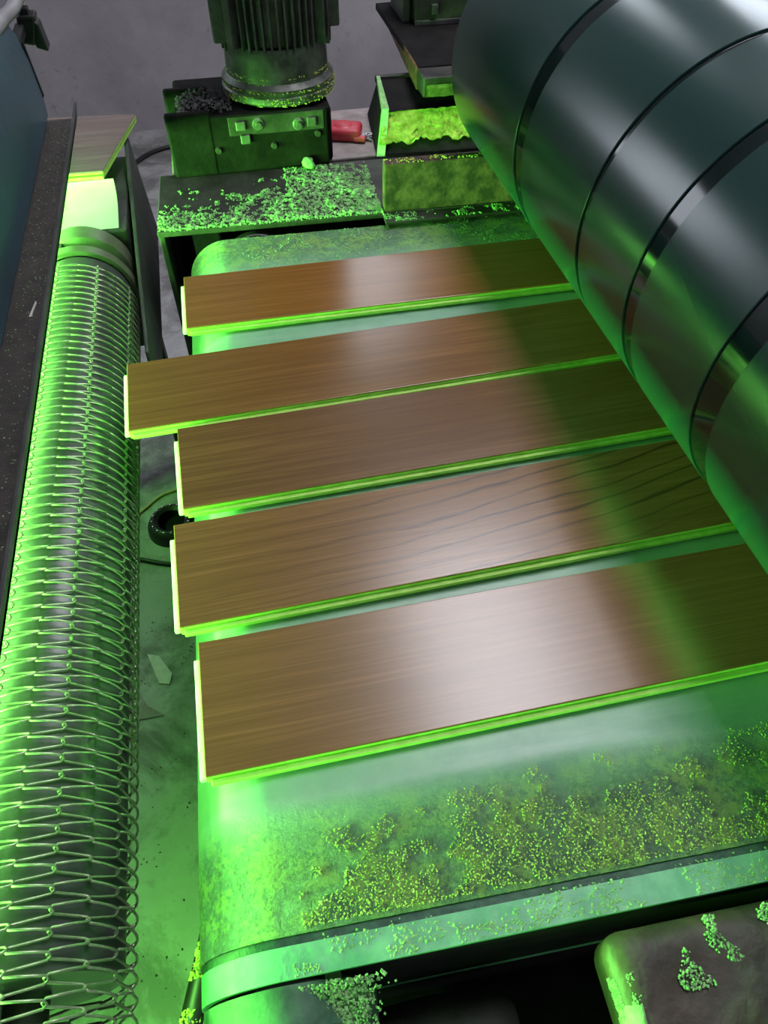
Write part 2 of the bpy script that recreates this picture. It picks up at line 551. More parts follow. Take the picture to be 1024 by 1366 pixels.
# side plate of the frame at the left end
bm = bm_new(); box(bm, -0.055, -0.035, -0.10, 0.50, 0.66, 0.69)
box(bm, -0.055, 0.03, -0.45, 0.50, 0.60, 0.665)
obj('cross_member', bm, M['frame'], conv)

# crumbs of residue on the near belt edge, the strip and the far edge
verts, faces = [], []
for _ in range(14000):
    x = random.uniform(-0.02, 0.62)
    t = random.random()
    y = YN + 0.004 + (0.105 * t ** 1.2) * (0.6 + 0.4 * min(1, (x + .05) / .35))
    d = noise.noise(Vector((x * 14, y * 22, 1.0))) * .5 + noise.noise(Vector((x * 42, y * 60, 5.0))) * .5
    if d < -0.12 + 0.5 * (t - 0.45):
        continue
    r = random.uniform(0.0004, 0.0011)
    crumb(verts, faces, (x, y, ZB + RB + r * .2), r, .55)
stuff(raw('dust_crumbs', verts, faces, M['residue'], conv))
verts, faces = [], []
for _ in range(2600):
    x = random.uniform(-0.03, 0.62); y = YN - 0.003 - 0.026 * random.random() ** .6
    d = noise.noise(Vector((x * 20, y * 60, 3.0)))
    if d < 0.0: continue
    r = random.uniform(0.0006, 0.0016)
    crumb(verts, faces, (x, y, ZB + RB - .001 + r * .1), r, .5)
for _ in range(2600):
    x = random.uniform(-0.02, 0.60); y = YF - 0.10 * random.random() ** 1.2
    d = noise.noise(Vector((x * 20, y * 30, 8.0)))
    if d < 0.0: continue
    r = random.uniform(0.0008, 0.002)
    crumb(verts, faces, (x, y, ZB + RB + r * .1), r, .5)
stuff(raw('dust_specks', verts, faces, M['dust'], conv))
# dried drip of dust hanging on the near roller end
verts, faces = [], []
for _ in range(3200):
    t = random.random()
    x = 0.0 + random.gauss(0, 0.012 * (1.2 - t * .5)); y = -0.556 - 0.055 * t
    z = ZB + RB - 0.006 - 0.035 * t + random.uniform(-.004, .004)
    crumb(verts, faces, (x, y, z), random.uniform(0.0007, 0.002), .8)
stuff(raw('caked_drip', verts, faces, M['dust'], conv))

# ------------------------------------------------------------------ five planks
TH = 0.015
PL = [  # x_left, length, y_centre, turn, wood, label
    (-0.097, 1.15, 1.0225, -0.4, ((0.300, 0.118, 0.032), (0.200, 0.072, 0.017), 0.25, 0.0, 1.0), 'farthest brown plank, the short-looking one nearest the dusty beam'),
    (-0.181, 1.15, 0.813, 1.6, ((0.290, 0.120, 0.040), (0.160, 0.060, 0.018), 0.45, 0.0, 2.4), 'second brown plank from the far beam, its end reaching furthest over the mesh belt'),
    (-0.116, 1.15, 0.663, 1.1, ((0.240, 0.098, 0.038), (0.130, 0.050, 0.018), 0.5, 0.0, 4.1), 'middle brown plank of the five, between the one sticking out and the dark veined one'),
    (-0.125, 1.15, 0.500, 0.9, ((0.300, 0.125, 0.048), (0.180, 0.070, 0.024), 0.3, 0.85, 6.3), 'brown plank with long dark curved grain veins, second from the near belt edge'),
    (-0.106, 1.15, 0.338, 0.0, ((0.290, 0.120, 0.048), (0.190, 0.075, 0.027), 0.3, 0.0, 8.7), 'nearest and largest looking brown plank with a pale sheen in its middle'),
]
def make_plank(i, x0, L, yc, turn, w, label):
    p = thing('plank', label, 'plank', (x0, yc, 0.8855), R(turn), 'brown planks on the green belt')
    hw = 0.0700
    bm = bm_new(); box(bm, 0, L, -hw, hw, 0, TH - 0.0025, 0.0006, 1)
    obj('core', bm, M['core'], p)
    bm = bm_new(); box(bm, 0, L, -hw, hw, TH - 0.0025, TH, 0.0009, 2)
    obj('veneer', bm, wood('plank_veneer_%d' % i, *w), p)
    # tongue along the near long side, groove line above it
    bm = bm_new(); box(bm, 0.004, L, -hw - 0.006, -hw, 0.0030, 0.0085, 0.0010, 2)
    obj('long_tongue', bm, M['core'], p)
    bm = bm_new(); box(bm, -0.006, 0.0, -hw, hw - 0.016, 0.0030, 0.0085, 0.0010, 2)
    obj('end_tongue', bm, M['core_end'], p)
    return p
for i, a in enumerate(PL):
    make_plank(i, *a)

# ------------------------------------------------------------------ drum over the belt
DX, DZ, DR = 0.597, 1.109, 0.200
drum = thing('roller_drum', 'big dark green glossy drum lying across the planks on the right', 'drum', (DX, 0.65, DZ))
cuts = [(-0.215, 0.034), (-0.050, 0.024), (0.095, 0.010), (0.320, 0.032)]   # groove centre and width along the axis
y_prev = -0.75
segs = []
for c, w in cuts:
    segs.append((y_prev, c - w / 2)); y_prev = c + w / 2
segs.append((y_prev, 0.66))
for a, b in segs:
    bm = bm_new()
    lathe(bm, [(DR - 0.006, a), (DR - 0.0008, a), (DR, a + 0.0008), (DR, b - 0.0008), (DR - 0.0008, b), (DR - 0.006, b), (DR - 0.006, a)], (0, 0, 0), 'Y', 160)
    obj('shell', bm, M['drum'], drum, True, 30)
for c, w in cuts:
    bm = bm_new()
    lathe(bm, [(DR - 0.0060, c - w / 2 - .0005), (DR - 0.0024, c - w / 2 - .0005), (DR - 0.0024, c + w / 2 + .0005), (DR - 0.0060, c + w / 2 + .0005)], (0, 0, 0), 'Y', 160)
    obj('groove_band', bm, M['ring'], drum, True, 30)['label'] = 'black glossy band in a groove of the drum'
bm = bm_new(); lathe(bm, [(0.0, 0.645), (DR - 0.007, 0.645), (DR - 0.007, 0.650), (0.0, 0.650)], (0, 0, 0), 'Y', 96)
obj('end_disc', bm, M['frame'], drum, True, 30)
bm = bm_new(); cyl(bm, (0, -0.95, 0), (0, 0.80, 0), 0.025)
obj('axle', bm, M['steel'], drum, True, 40)
t = thing('bearing_stand', 'dark stand holding the far end of the green drum, behind the drum', 'stand', (DX + 0.11, 1.33, 0.901))
bm = bm_new(); box(bm, -0.16, -0.06, -0.02, 0.02, 0, DZ - 0.901 - 0.03, 0.004)
obj('post', bm, M['frame'], t)
bm = bm_new(); lathe(bm, [(0.0255, -0.022), (0.055, -0.022), (0.055, 0.022), (0.0255, 0.022), (0.0255, -0.022)], (-0.11, 0, DZ - 0.901), 'Y', 32)
obj('bearing', bm, M['grime'], t, True, 40)

# ------------------------------------------------------------------ left machine with the wire-mesh belt
RM, XM = 0.090, -0.285
ZM = 0.885 - RM
mesh_conv = thing('mesh_conveyor', 'wire mesh belt conveyor turning round its roller, lit green, along the left', 'conveyor', (0, 0, 0))
Y0M, Y1M = 0.030, 1.225
bm = bm_new()
lathe(bm, [(0.0, 0.145), (0.02, 0.145), (0.02, 0.150), (0.079, 0.150), (0.081, 0.153), (0.081, 1.235), (0.079, 1.240), (0.0, 1.240)], (XM, 0, ZM), 'Y', 64)
mr = obj('roller', bm, M['roller'], mesh_conv, True, 35)
bm = bm_new(); cyl(bm, (XM, 0.02, ZM), (XM, 0.145, ZM), 0.019)
obj('shaft', bm, M['grime'], mr, True, 40)
bm = bm_new()
lathe(bm, [(0.081, 1.241), (0.0885, 1.241), (0.0885, 1.262), (0.076, 1.266), (0.068, 1.262), (0.068, 1.300), (0.081, 1.304), (0.083, 1.340), (0.0, 1.340)], (XM, 0, ZM), 'Y', 64)
obj('roller_hub', bm, M['hub'], mr, True, 35)

RW, PITCH, QY, AMP = 0.0855, 0.032, 0.0166, 0.0030
def on_mesh(s, y, n):
    r = RW + n
    if s < 0:
        return Vector((XM + s, y, ZM + r))
    t = s / 0.0885
    if t < math.pi:
        return Vector((XM + r * math.sin(t), y, ZM + r * math.cos(t)))
    return Vector((XM - (s - math.pi * 0.0885), y, ZM - r))
nturn = int((Y1M - Y0M) / QY)
for k in range(-3, 10):
    sc = 0.013 + PITCH * k + PITCH / 2
    h = PITCH / 2 + 0.0016
    pts = []
    sg = 1 if k % 2 else -1
    ph = 0.0012 * (k % 2)
    for j in range(nturn):
        y = Y0M + j * QY + ph
        jit = random.uniform(-.0006, .0006)
        # upper strand runs across, a short loop, then the lower strand runs back; neighbours turn the other way
        for u, dy, n in ((-0.86, 0.0, AMP * .8), (-0.3, 0.0011, AMP), (0.3, 0.0022, AMP), (0.86, 0.0034, AMP * .7), (1.0, 0.0059, 0.0),
                         (0.86, 0.0083, -AMP * .8), (0.25, 0.0094, -AMP), (-0.3, 0.0105, -AMP), (-0.86, 0.0117, -AMP * .7), (-1.0, 0.0142, 0.0)):
            pts.append(on_mesh(sc + u * h * sg + jit, y + dy, n + 0.0022))
    verts, faces = [], []
    tube_data(pts, 0.00130, 5, verts, faces)
    raw('spiral_wire', verts, faces, M['wire'], mesh_conv, True)
bm = bm_new(); box(bm, -0.975, -0.31, -0.28, 1.34, 0.862, 0.868, 0.001)
obj('light_stop_plate', bm, M['frame'], mesh_conv)  # unseen plate added to stop lamplight falling below the belt
# side plate of the mesh conveyor, a tapering dark quad standing on edge
bm = bm_new()
hexa(bm, [(-0.180, 1.02, 0.700), (-0.172, 1.02, 0.700), (-0.178, 1.66, 0.690), (-0.186, 1.66, 0.690),
          (-0.182, 1.045, 0.800), (-0.176, 1.045, 0.800), (-0.192, 1.66, 0.905), (-0.200, 1.66, 0.905)], 0.002)
obj('side_plate', bm, M['frame'], mesh_conv)
bm = bm_new(); box(bm, -0.60, -0.20, 1.345, 1.66, 0.60, 0.86, 0.004)
obj('end_box', bm, M['frame'], mesh_conv)
# bright guard plate bent down from below the board to the roller end
verts, faces = [], []
prof = [(1.450, 0.908), (1.447, 0.897), (1.436, 0.884), (1.415, 0.874), (1.385, 0.868), (1.350, 0.862)]
bm = bm_new()
ra = [bm.verts.new((-0.40, y, z)) for y, z in prof]
rb = [bm.verts.new((-0.214, y, z)) for y, z in prof]
rc = [bm.verts.new((-0.40, y + .003, z - .003)) for y, z in prof]
rd = [bm.verts.new((-0.214, y + .003, z - .003)) for y, z in prof]
for i in range(len(prof) - 1):
    bm.faces.new((ra[i], rb[i], rb[i + 1], ra[i + 1])); bm.faces.new((rc[i], rc[i + 1], rd[i + 1], rd[i]))
    bm.faces.new((rb[i], rd[i], rd[i + 1], rb[i + 1])); bm.faces.new((ra[i], ra[i + 1], rc[i + 1], rc[i]))
bm.faces.new((ra[0], rc[0], rd[0], rb[0])); bm.faces.new((ra[-1], rb[-1], rd[-1], rc[-1]))
obj('guard_plate', bm, M['pale_plate'], mesh_conv, True, 50)['label'] = 'pale bent plate glowing white-green'
for x, y in ((-0.55, 0.10), (-0.55, 1.50), (-0.25, 1.61)):
    bm = bm_new(); box(bm, x - .02, x + .02, y - .02, y + .02, 0.0, 0.62, 0.003)
    obj('leg', bm, M['frame'], mesh_conv)
bm = bm_new(); box(bm, -0.57, -0.53, 0.08, 1.5, 0.60, 0.64, 0.003)
obj('side_rail', bm, M['frame'], mesh_conv)

# board offcut lying on the end box
bd = thing('board_offcut', 'greyish wood grain board offcut lying above the brightest green light', 'board', (-0.30, 1.60, 0.909), 0)
bm = bm_new()
hexa(bm, [(-0.10, -0.146, 0.0), (0.070, -0.152, 0.0), (0.129, 0.105, 0.0), (-0.10, 0.13, 0.0),
          (-0.10, -0.146, 0.006), (0.070, -0.152, 0.006), (0.129, 0.105, 0.006), (-0.10, 0.13, 0.006)], 0.0006)
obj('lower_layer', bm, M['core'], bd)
bm = bm_new()
hexa(bm, [(-0.10, -0.143, 0.0085), (0.071, -0.149, 0.0085), (0.130, 0.105, 0.0085), (-0.10, 0.13, 0.0085),
          (-0.10, -0.143, 0.0125), (0.071, -0.149, 0.0125), (0.130, 0.105, 0.0125), (-0.10, 0.13, 0.0125)], 0.0006)
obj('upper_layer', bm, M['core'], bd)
bm = bm_new()
hexa(bm, [(-0.10, -0.138, 0.006), (0.066, -0.144, 0.006), (0.124, 0.10, 0.006), (-0.10, 0.125, 0.006),
          (-0.10, -0.138, 0.0085), (0.066, -0.144, 0.0085), (0.124, 0.10, 0.0085), (-0.10, 0.125, 0.0085)])
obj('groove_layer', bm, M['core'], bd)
bm = bm_new()
hexa(bm, [(-0.10, -0.143, 0.0125), (0.071, -0.149, 0.0125), (0.130, 0.105, 0.0125), (-0.10, 0.13, 0.0125),
          (-0.10, -0.143, 0.0145), (0.071, -0.149, 0.0145), (0.130, 0.105, 0.0145), (-0.10, 0.13, 0.0145)], 0.0005)
obj('top_veneer', bm, M['grey_board'], bd)

# the machine housing over the mesh belt: panel, lip, upturned edge, rim, knob
hous = thing('machine_housing', 'dark blue speckled machine housing with a dusty brown lip at the left edge', 'machine', (0, 0, 0))
bm = bm_new()
prof = [(-0.300, 1.012), (-0.300, 1.045), (-0.303, 1.100), (-0.309, 1.140), (-0.318, 1.160), (-0.36, 1.165), (-0.75, 1.165), (-0.75, 1.05), (-0.31, 1.012)]
A = [bm.verts.new((x, -0.30, z)) for x, z in prof]
B = [bm.verts.new((x, 1.490 + (0.012 if 1.02 < z < 1.12 else 0), z)) for x, z in prof]
n = len(prof)
for i in range(n):
    bm.faces.new((A[i], A[(i + 1) % n], B[(i + 1) % n], B[i]))
bm.faces.new(A[::-1]); bm.faces.new(B)
obj('blue_panel', bm, M['panel'], hous, True, 40)
bm = bm_new(); box(bm, -0.60, -0.2535, -0.30, 1.485, 1.000, 1.006, 0.001, 1)
obj('lip', bm, M['lip'], hous)
bm = bm_new(); box(bm, -0.306, -0.300, -0.30, 1.485, 0.974, 1.000, 0.001, 1)
obj('lamp_cutoff', bm, M['frame'], hous)  # unseen blade added to cap how high the lamp shines
bm = bm_new()
hexa(bm, [(-0.2585, -0.30, 1.0), (-0.2535, -0.30, 1.0), (-0.2535, 1.50, 1.0), (-0.2585, 1.50, 1.0),
          (-0.2585, -0.30, 1.012), (-0.2535, -0.30, 1.012), (-0.2535, 1.545, 1.012), (-0.2585, 1.545, 1.012)], 0.0008)
obj('upturned_edge', bm, M['frame'], hous)
pts = smooth_path([(-0.345, 0.60, 1.168), (-0.335, 1.20, 1.170), (-0.322, 1.46, 1.165), (-0.313, 1.56, 1.160), (-0.302, 1.66, 1.172)], 8)
verts, faces = [], []; tube_data(pts, 0.011, 12, verts, faces)
obj_rim = raw('top_rim', verts, faces, M['rim'], hous, True)
bm = bm_new()
hexa(bm, [(-0.324, 1.58, 1.100), (-0.300, 1.575, 1.096), (-0.300, 1.615, 1.096), (-0.324, 1.62, 1.100),
          (-0.318, 1.58, 1.142), (-0.285, 1.575, 1.142), (-0.285, 1.615, 1.142), (-0.318, 1.62, 1.142)], 0.004)
hexa(bm, [(-0.300, 1.578, 1.092), (-0.280, 1.575, 1.086), (-0.280, 1.612, 1.086), (-0.300, 1.612, 1.096),
          (-0.300, 1.578, 1.138), (-0.284, 1.575, 1.130), (-0.284, 1.612, 1.130), (-0.300, 1.612, 1.138)], 0.003)
box(bm, -0.312, -0.296, 1.585, 1.605, 1.140, 1.152, 0.002)
box(bm, -0.325, -0.308, 1.50, 1.59, 1.115, 1.130, 0.002)
obj('latch_knob', bm, M['rubber'], hous)['label'] = 'black angular latch knob'
bm = bm_new(); hexa(bm, [(-0.3012, 1.496, 1.040), (-0.2985, 1.496, 1.040), (-0.2985, 1.506, 1.040), (-0.3012, 1.506, 1.040),
                         (-0.306, 1.496, 1.125), (-0.3035, 1.496, 1.125), (-0.3035, 1.506, 1.125), (-0.306, 1.506, 1.125)])
obj('dark_slot', bm, M['black'], hous)
bm = bm_new(); box(bm, -0.98, -0.42, 1.486, 1.492, 0.866, 1.05)
box(bm, -0.98, -0.605, 1.486, 1.492, 0.60, 0.866)
obj('spill_block', bm, M['panel'], hous)  # added to keep lamplight from spilling out of the far end
# cabinet that carries the housing
bm = bm_new(); box(bm, -1.15, -0.98, -0.30, 1.485, 0.0, 1.165, 0.006)
box(bm, -0.98, -0.75, -0.30, 1.485, 1.05, 1.165, 0.006)
obj('cabinet', bm, M['panel'], hous)
bm = bm_new(); hexa(bm, [(-0.2755, 0.862, 1.0065), (-0.2725, 0.862, 1.0065), (-0.2685, 0.892, 1.0065), (-0.2695, 0.892, 1.0065),
                         (-0.2755, 0.862, 1.0072), (-0.2725, 0.862, 1.0072), (-0.2685, 0.892, 1.0095), (-0.2695, 0.892, 1.0095)])
tag(obj('paper_scrap', bm, M['paper']), 'small pale splinter of paper lying on the dusty brown lip', 'scrap')
verts, faces = [], []
for _ in range(500):
    x = random.uniform(-0.299, -0.262); y = random.uniform(0.35, 1.47)
    crumb(verts, faces, (x, y, 1.0065), random.uniform(.0004, .0011), .5)
stuff(raw('dust_specks', verts, faces, M['dust'], hous))

# ------------------------------------------------------------------ far beam with dust
beam = thing('cross_beam', 'dark metal beam behind the planks, its top covered in green-lit dust', 'beam', (0, 1.24, 0), SK)
BZ = 0.900
bm = bm_new(); box(bm, -0.137, 0.95, -0.002, 0.215, BZ - 0.010, BZ, 0.002)
obj('top_plate', bm, M['grime'], beam)
bm = bm_new(); box(bm, -0.137, -0.127, 0.010, 0.205, 0.0, BZ - 0.010, 0.002)
obj('end_plate', bm, M['frame'], beam)
bm = bm_new(); box(bm, -0.127, 0.95, 0.180, 0.205, 0.40, BZ - 0.010, 0.002)
obj('back_plate', bm, M['black'], beam)
bm = bm_new(); box(bm, -0.085, -0.035, 0.060, 0.12, 0.0, BZ - 0.011, 0.003)
obj('post', bm, M['motor'], beam)
bm = bm_new(); box(bm, 0.265, 0.55, 0.000, 0.022, BZ, 0.985, 0.002)
obj('front_plate', bm, M['stained'], beam)['label'] = 'grey-brown stained plate standing on the beam'
def lumps(name, n, fx, fy, z, mat, parent, r0, r1, thr, sc=25, flat=.6, bias=None):
    verts, faces = [], []
    while len(verts) < n * 6:
        x = random.uniform(*fx); y = random.uniform(*fy)
        d = noise.noise(Vector((x * sc, y * sc, z * 3))) * .6 + noise.noise(Vector((x * sc * 3, y * sc * 3, 9))) * .5
        b = bias(x, y) if bias else 0
        if d + b < thr: continue
        r = random.uniform(r0, r1) * (0.6 + 0.8 * max(0, min(1, d + b)))
        crumb(verts, faces, (x, y, z + r * .3 + max(0, d + b - .3) * .006 * random.random()), r, flat)
    return stuff(raw(name, verts, faces, mat, parent))
lumps('dust_crumbs', 6500, (-0.135, 0.262), (0.0, 0.205), BZ, M['dust'], beam, .0009, .0032, 0.12, 26, .7,
      lambda x, y: 0.42 - 3.6 * abs(y - 0.0 - 0.30 * max(0, x + .03)) + (0.35 if x > 0.10 else 0) - (0.5 if y > .15 and x < .05 else 0))
lumps('dust_crumbs', 420, (-0.135, 0.262), (-0.002, 0.006), BZ, M['dust'], beam, .001, .003, -.3, 60, .8)
lumps('dust_ridge', 500, (0.225, 0.262), (0.0, 0.10), BZ, M['dust'], beam, .002, .005, -.1, 30, .9)
lumps('dust_ridge', 700, (0.262, 0.56), (-0.030, -0.001), BZ - .002, M['dust'], beam, .001, .003, 0.0, 30, .7)
bm = bm_new(); box(bm, 0.262, 0.60, -0.032, 0.0, BZ - 0.008, BZ - 0.002, 0.001)
obj('front_flange', bm, M['grime'], beam)
lumps('dust_ridge', 260, (0.266, 0.50), (0.001, 0.020), 0.985, M['fluo_dust'], beam, .001, .0028, 0.0, 30, .8)

# ------------------------------------------------------------------ motor and gearbox on the beam
gm = thing('gear_motor', 'grey finned electric motor standing upright on a black dusty gearbox', 'motor', (0.125, 1.555, 0.900), 0)
bm = bm_new(); box(bm, -0.205, 0.085, -0.100, 0.100, 0.0, 0.100, 0.006)
gb = obj('gearbox', bm, M['oil'], gm)
for y0, y1 in ((-0.114, -0.098), (0.005, 0.020)):
    bm = bm_new()
    box(bm, -0.222, -0.140, y0, y1, 0.0 if y0 < 0 else 0.03, 0.113, 0.004)
    obj('flange_lug', bm, M['oil'], gb)
bm = bm_new(); box(bm, -0.205, 0.075, -0.1125, -0.099, 0.0, 0.104, 0.003)
obj('front_cover', bm, M['oil'], gb)
bm = bm_new(); box(bm, -0.110, 0.068, -0.1145, -0.112, 0.068, 0.101, 0.001)
obj('lit_strip', bm, M['grime'], gb)  # paler strip stands for the green-lit band across the cover
for x, z, r in ((-0.055, 0.086, .0115), (0.020, 0.080, .0115)):
    bm = bm_new()
    lathe(bm, [(0.0, -0.012), (r * .45, -0.012), (r * .5, -.007), (r * .8, -.007), (r, -.004), (r, 0.002)], (x, -0.1115, z), 'Y', 20)
    obj('bolt', bm, M['bell'], gb, True, 35)
for x, z in ((-0.088, 0.086), (-0.082, 0.062), (0.044, 0.083)):
    bm = bm_new(); box(bm, x - .009, x + .009, -0.121, -0.111, z - .008, z + .008, 0.002)
    obj('bolt', bm, M['bell'], gb)
for x, z in ((-0.135, 0.045), (-0.03, 0.045), (0.055, 0.06)):
    bm = bm_new(); lathe(bm, [(0.0, -.006), (.005, -.006), (.006, -.003), (.006, .001)], (x, -0.1125, z), 'Y', 12)
    obj('bolt', bm, M['grime'], gb, True, 35)
# lump of grey fluff in the pocket behind the front lug
verts, faces = [], []
for _ in range(420):
    x = random.uniform(-0.20, -0.10); y = random.uniform(-0.085, 0.0)
    crumb(verts, faces, (x, y, 0.101 + random.random() * .02 * max(0, 1 - abs(x + .15) / .06)), random.uniform(.002, .005), .8)
stuff(raw('grey_fluff', verts, faces, mottled('grey_fluff', (0.10, 0.095, 0.10), (0.20, 0.19, 0.20), 80, 0.95), gb))
bm = bm_new()
lathe(bm, [(0.0, 0.100), (0.085, 0.100), (0.085, 0.106), (0.105, 0.108), (0.108, 0.111), (0.108, 0.121), (0.105, 0.124), (0.1065, 0.127), (0.1065, 0.134), (0.101, 0.138), (0.097, 0.142), (0.095, 0.185), (0.092, 0.196), (0.0, 0.200)], (0, 0, 0), 'Z', 64)
obj('motor_flange', bm, M['bell'], gm, True, 30)
bm = bm_new(); cyl(bm, (0, 0, 0.198), (0, 0, 0.50), 0.084, seg=48)
mb = obj('motor_body', bm, M['motor'], gm, True, 40)
for i in range(44):
    t = 2 * math.pi * i / 44
    ca, sa = math.cos(t), math.sin(t)
    L = min(0.099 / max(abs(ca), abs(sa)), 0.112)
    if abs(ca) < .75 and sa < 0: L = min(L, 0.0985)
    bm = bm_new(); box(bm, 0.080, L, -0.0019, 0.0019, 0.192 + (0.0 if i % 3 else .004), 0.50, 0.0006, 1)
    bmesh.ops.rotate(bm, verts=bm.verts[:], cent=(0, 0, 0), matrix=Matrix.Rotation(t, 3, 'Z'))
    obj('fin', bm, M['motor'], mb)
for x0, x1, y0, y1, z0 in ((-0.112, -0.086, -0.066, -0.02, 0.205), (0.086, 0.116, -0.05, 0.02, 0.215), (-0.090, -0.078, -0.082, -0.062, 0.19)):
    bm = bm_new(); box(bm, x0, x1, y0, y1, z0, 0.50, 0.003)
    obj('side_pad', bm, M['motor'], mb)
verts, faces = [], []
for _ in range(500):
    t = random.uniform(math.pi * 1.05, math.pi * 1.95); z = random.choice((0.11, 0.115, .12, 0.13, 0.14, .15))
    r = 0.1075 if z < .138 else 0.097
    crumb(verts, faces, (r * math.cos(t), r * math.sin(t), z + random.uniform(-.002, .002)), random.uniform(.0008, .0022), .8)
stuff(raw('dust_specks', verts, faces, M['fluo_dust'], gm))
# dust clod on the beam in front of the gearbox
bm = bm_new()
bmesh.ops.create_icosphere(bm, subdivisions=3, radius=0.012)
for v in bm.verts:
    v.co *= 1 + .5 * noise.noise(v.co * 110)
    v.co.z *= .9
bmesh.ops.translate(bm, verts=bm.verts[:], vec=(0.158, 1.432, 0.910))
tag(obj('dust_clod', bm, M['dust'], None, True), 'small bright green lit clod of dust in front of the gearbox', 'dust clod')

# machine bed behind the beam that carries gearbox, tools and block
bm = bm_new(); box(bm, -0.105, 0.95, 1.462, 1.70, 0.820, 0.8995, 0.003)
bed = obj('machine_bed', bm, M['ledge'])
tag(bed, 'pale worn plate behind the beam with a red tool lying on it', 'plate')
bm = bm_new(); box(bm, -0.08, 0.93, 1.48, 1.69, 0.0, 0.819)
obj('bed_frame', bm, M['frame'], bed)

# red tool with steel end
tl = thing('tape_measure', 'small red tape measure with a steel hook lying on the pale plate', 'tape measure', (0.252, 1.560, 0.900), R(-18))
bm = bm_new(); box(bm, -0.040, 0.034, -0.030, 0.026, 0.0, 0.024, 0.008, 3)
obj('case', bm, M['red'], tl, True, 50)
bm = bm_new(); lathe(bm, [(0.0, 0.0265), (0.016, 0.0265), (0.020, 0.0240), (0.021, 0.020)], (-0.004, 0, 0), 'Z', 28)
obj('cap', bm, M['red'], tl, True, 40)
bm = bm_new(); box(bm, 0.020, 0.046, -0.032, -0.018, 0.002, 0.012, 0.003)
obj('thumb_lock', bm, M['red'], tl)
bm = bm_new(); hexa(bm, [(0.034, -0.014, 0.004), (0.058, -0.022, 0.002), (0.058, -0.010, 0.002), (0.034, 0.006, 0.004),
                         (0.034, -0.014, 0.008), (0.058, -0.022, 0.005), (0.058, -0.010, 0.005), (0.034, 0.006, 0.008)], 0.001)
obj('blade', bm, M['steel'], tl)['label'] = 'silver steel blade end'
bm = bm_new(); lathe(bm, [(0.004, 0.0085), (0.008, 0.0085), (0.008, 0.0100), (0.004, 0.0100), (0.004, 0.0085)], (0.050, -0.006, 0), 'Z', 16)
obj('ring', bm, M['steel'], tl, True, 40)

# dusty block with a caked sloping front
blk = thing('dusty_block', 'black steel block with bright yellow-green dust caked on its sloping front', 'block', (0, 0, 0.9))
bm = bm_new()
hexa(bm, [(0.296, 1.455, 0.0), (0.66, 1.440, 0.0), (0.66, 1.66, 0.0), (0.318, 1.66, 0.0),
          (0.322, 1.520, 0.058), (0.66, 1.522, 0.058), (0.66, 1.640, 0.075), (0.338, 1.642, 0.075)], 0.003)
obj('body', bm, M['black'], blk)
bm = bm_new(); box(bm, 0.334, 0.66, 1.640, 1.652, 0.066, 0.080, 0.002)
obj('back_rib', bm, M['grime'], blk)
bm = bm_new(); hexa(bm, [(0.296, 1.450, 0.002), (0.312, 1.447, 0.002), (0.343, 1.64, 0.002), (0.336, 1.64, 0.002),
                         (0.320, 1.512, 0.066), (0.334, 1.510, 0.066), (0.343, 1.642, 0.081), (0.336, 1.642, 0.081)])
obj('side_cheek', bm, M['dust'], blk)['label'] = 'dust-coated left cheek'
# caked dust sheet: a lumpy grid leaning on the slope
bm = bm_new()
nx, nz = 60, 18
G = []
for j in range(nz + 1):
    row = []
    for i in range(nx + 1):
        u, v = i / nx, j / nz
        x = 0.304 + 0.345 * u + 0.018 * v
        lowz = 0.020 + 0.010 * noise.noise(Vector((u * 14, 0, 2))) + .006 * noise.noise(Vector((u * 40, 0, 2)))
        z = lowz + (0.060 - lowz) * v
        y = 1.450 + (z / 0.060) * 0.070 - 0.006
        y -= 0.006 * (0.6 + noise.noise(Vector((u * 30, v * 9, 4)))) + 0.004 * noise.noise(Vector((u * 80, v * 24, 4)))
        row.append(bm.verts.new((x, y, z)))
    G.append(row)
for j in range(nz):
    for i in range(nx):
        bm.faces.new((G[j][i], G[j][i + 1], G[j + 1][i + 1], G[j + 1][i]))
bmesh.ops.solidify(bm, geom=bm.faces[:], thickness=0.006)
stuff(obj('lit_dust', bm, M['fluo_dust'], blk, True))

# bracket plate with a box above, upper right
br = thing('bracket_plate', 'black bracket plate with a rusty left edge behind the dusty block', 'bracket', (0, 0, 0))
bm = bm_new(); box(bm, 0.404, 0.75, 1.56, 1.98, 1.006, 1.020, 0.002)
obj('plate', bm, M['black'], br)
bm = bm_new(); hexa(bm, [(0.3985, 1.55, 0.982), (0.4035, 1.55, 0.982), (0.4215, 1.98, 1.000), (0.4165, 1.98, 1.000),
                         (0.3985, 1.558, 1.0195), (0.4035, 1.558, 1.0195), (0.4215, 1.98, 1.0195), (0.4165, 1.98, 1.0195)], 0.001)
obj('rusty_edge', bm, M['rust'], br)
bm = bm_new(); box(bm, 0.400, 0.75, 1.500, 1.556, 0.984, 1.0195, 0.003)
bar = obj('front_bar', bm, M['grime'], br)
bm = bm_new(); box(bm, 0.49, 0.75, 1.72, 1.78, 0.0, 1.005)
obj('upright', bm, M['frame'], br)
bm = bm_new()
nx, nz = 40, 8
G = [[bm.verts.new((0.405 + .3 * i / nx, 1.4985 - 0.004 * (0.6 + noise.noise(Vector((i * .5, j * .4, 7)))) , 0.986 + 0.022 * j / nz)) for i in range(nx + 1)] for j in range(nz + 1)]
for j in range(nz):
    for i in range(nx):
        bm.faces.new((G[j][i], G[j][i + 1], G[j + 1][i + 1], G[j + 1][i]))
bmesh.ops.solidify(bm, geom=bm.faces[:], thickness=0.003)
stuff(obj('lit_dust', bm, mottled('dull_caked_dust', (0.12, 0.13, 0.04), (0.36, 0.36, 0.14), 60, 0.9, 0, 0.6), bar, True))
dk = thing('control_box', 'black box standing on the bracket plate at the top of the picture', 'box', (0.455, 1.80, 1.0205))
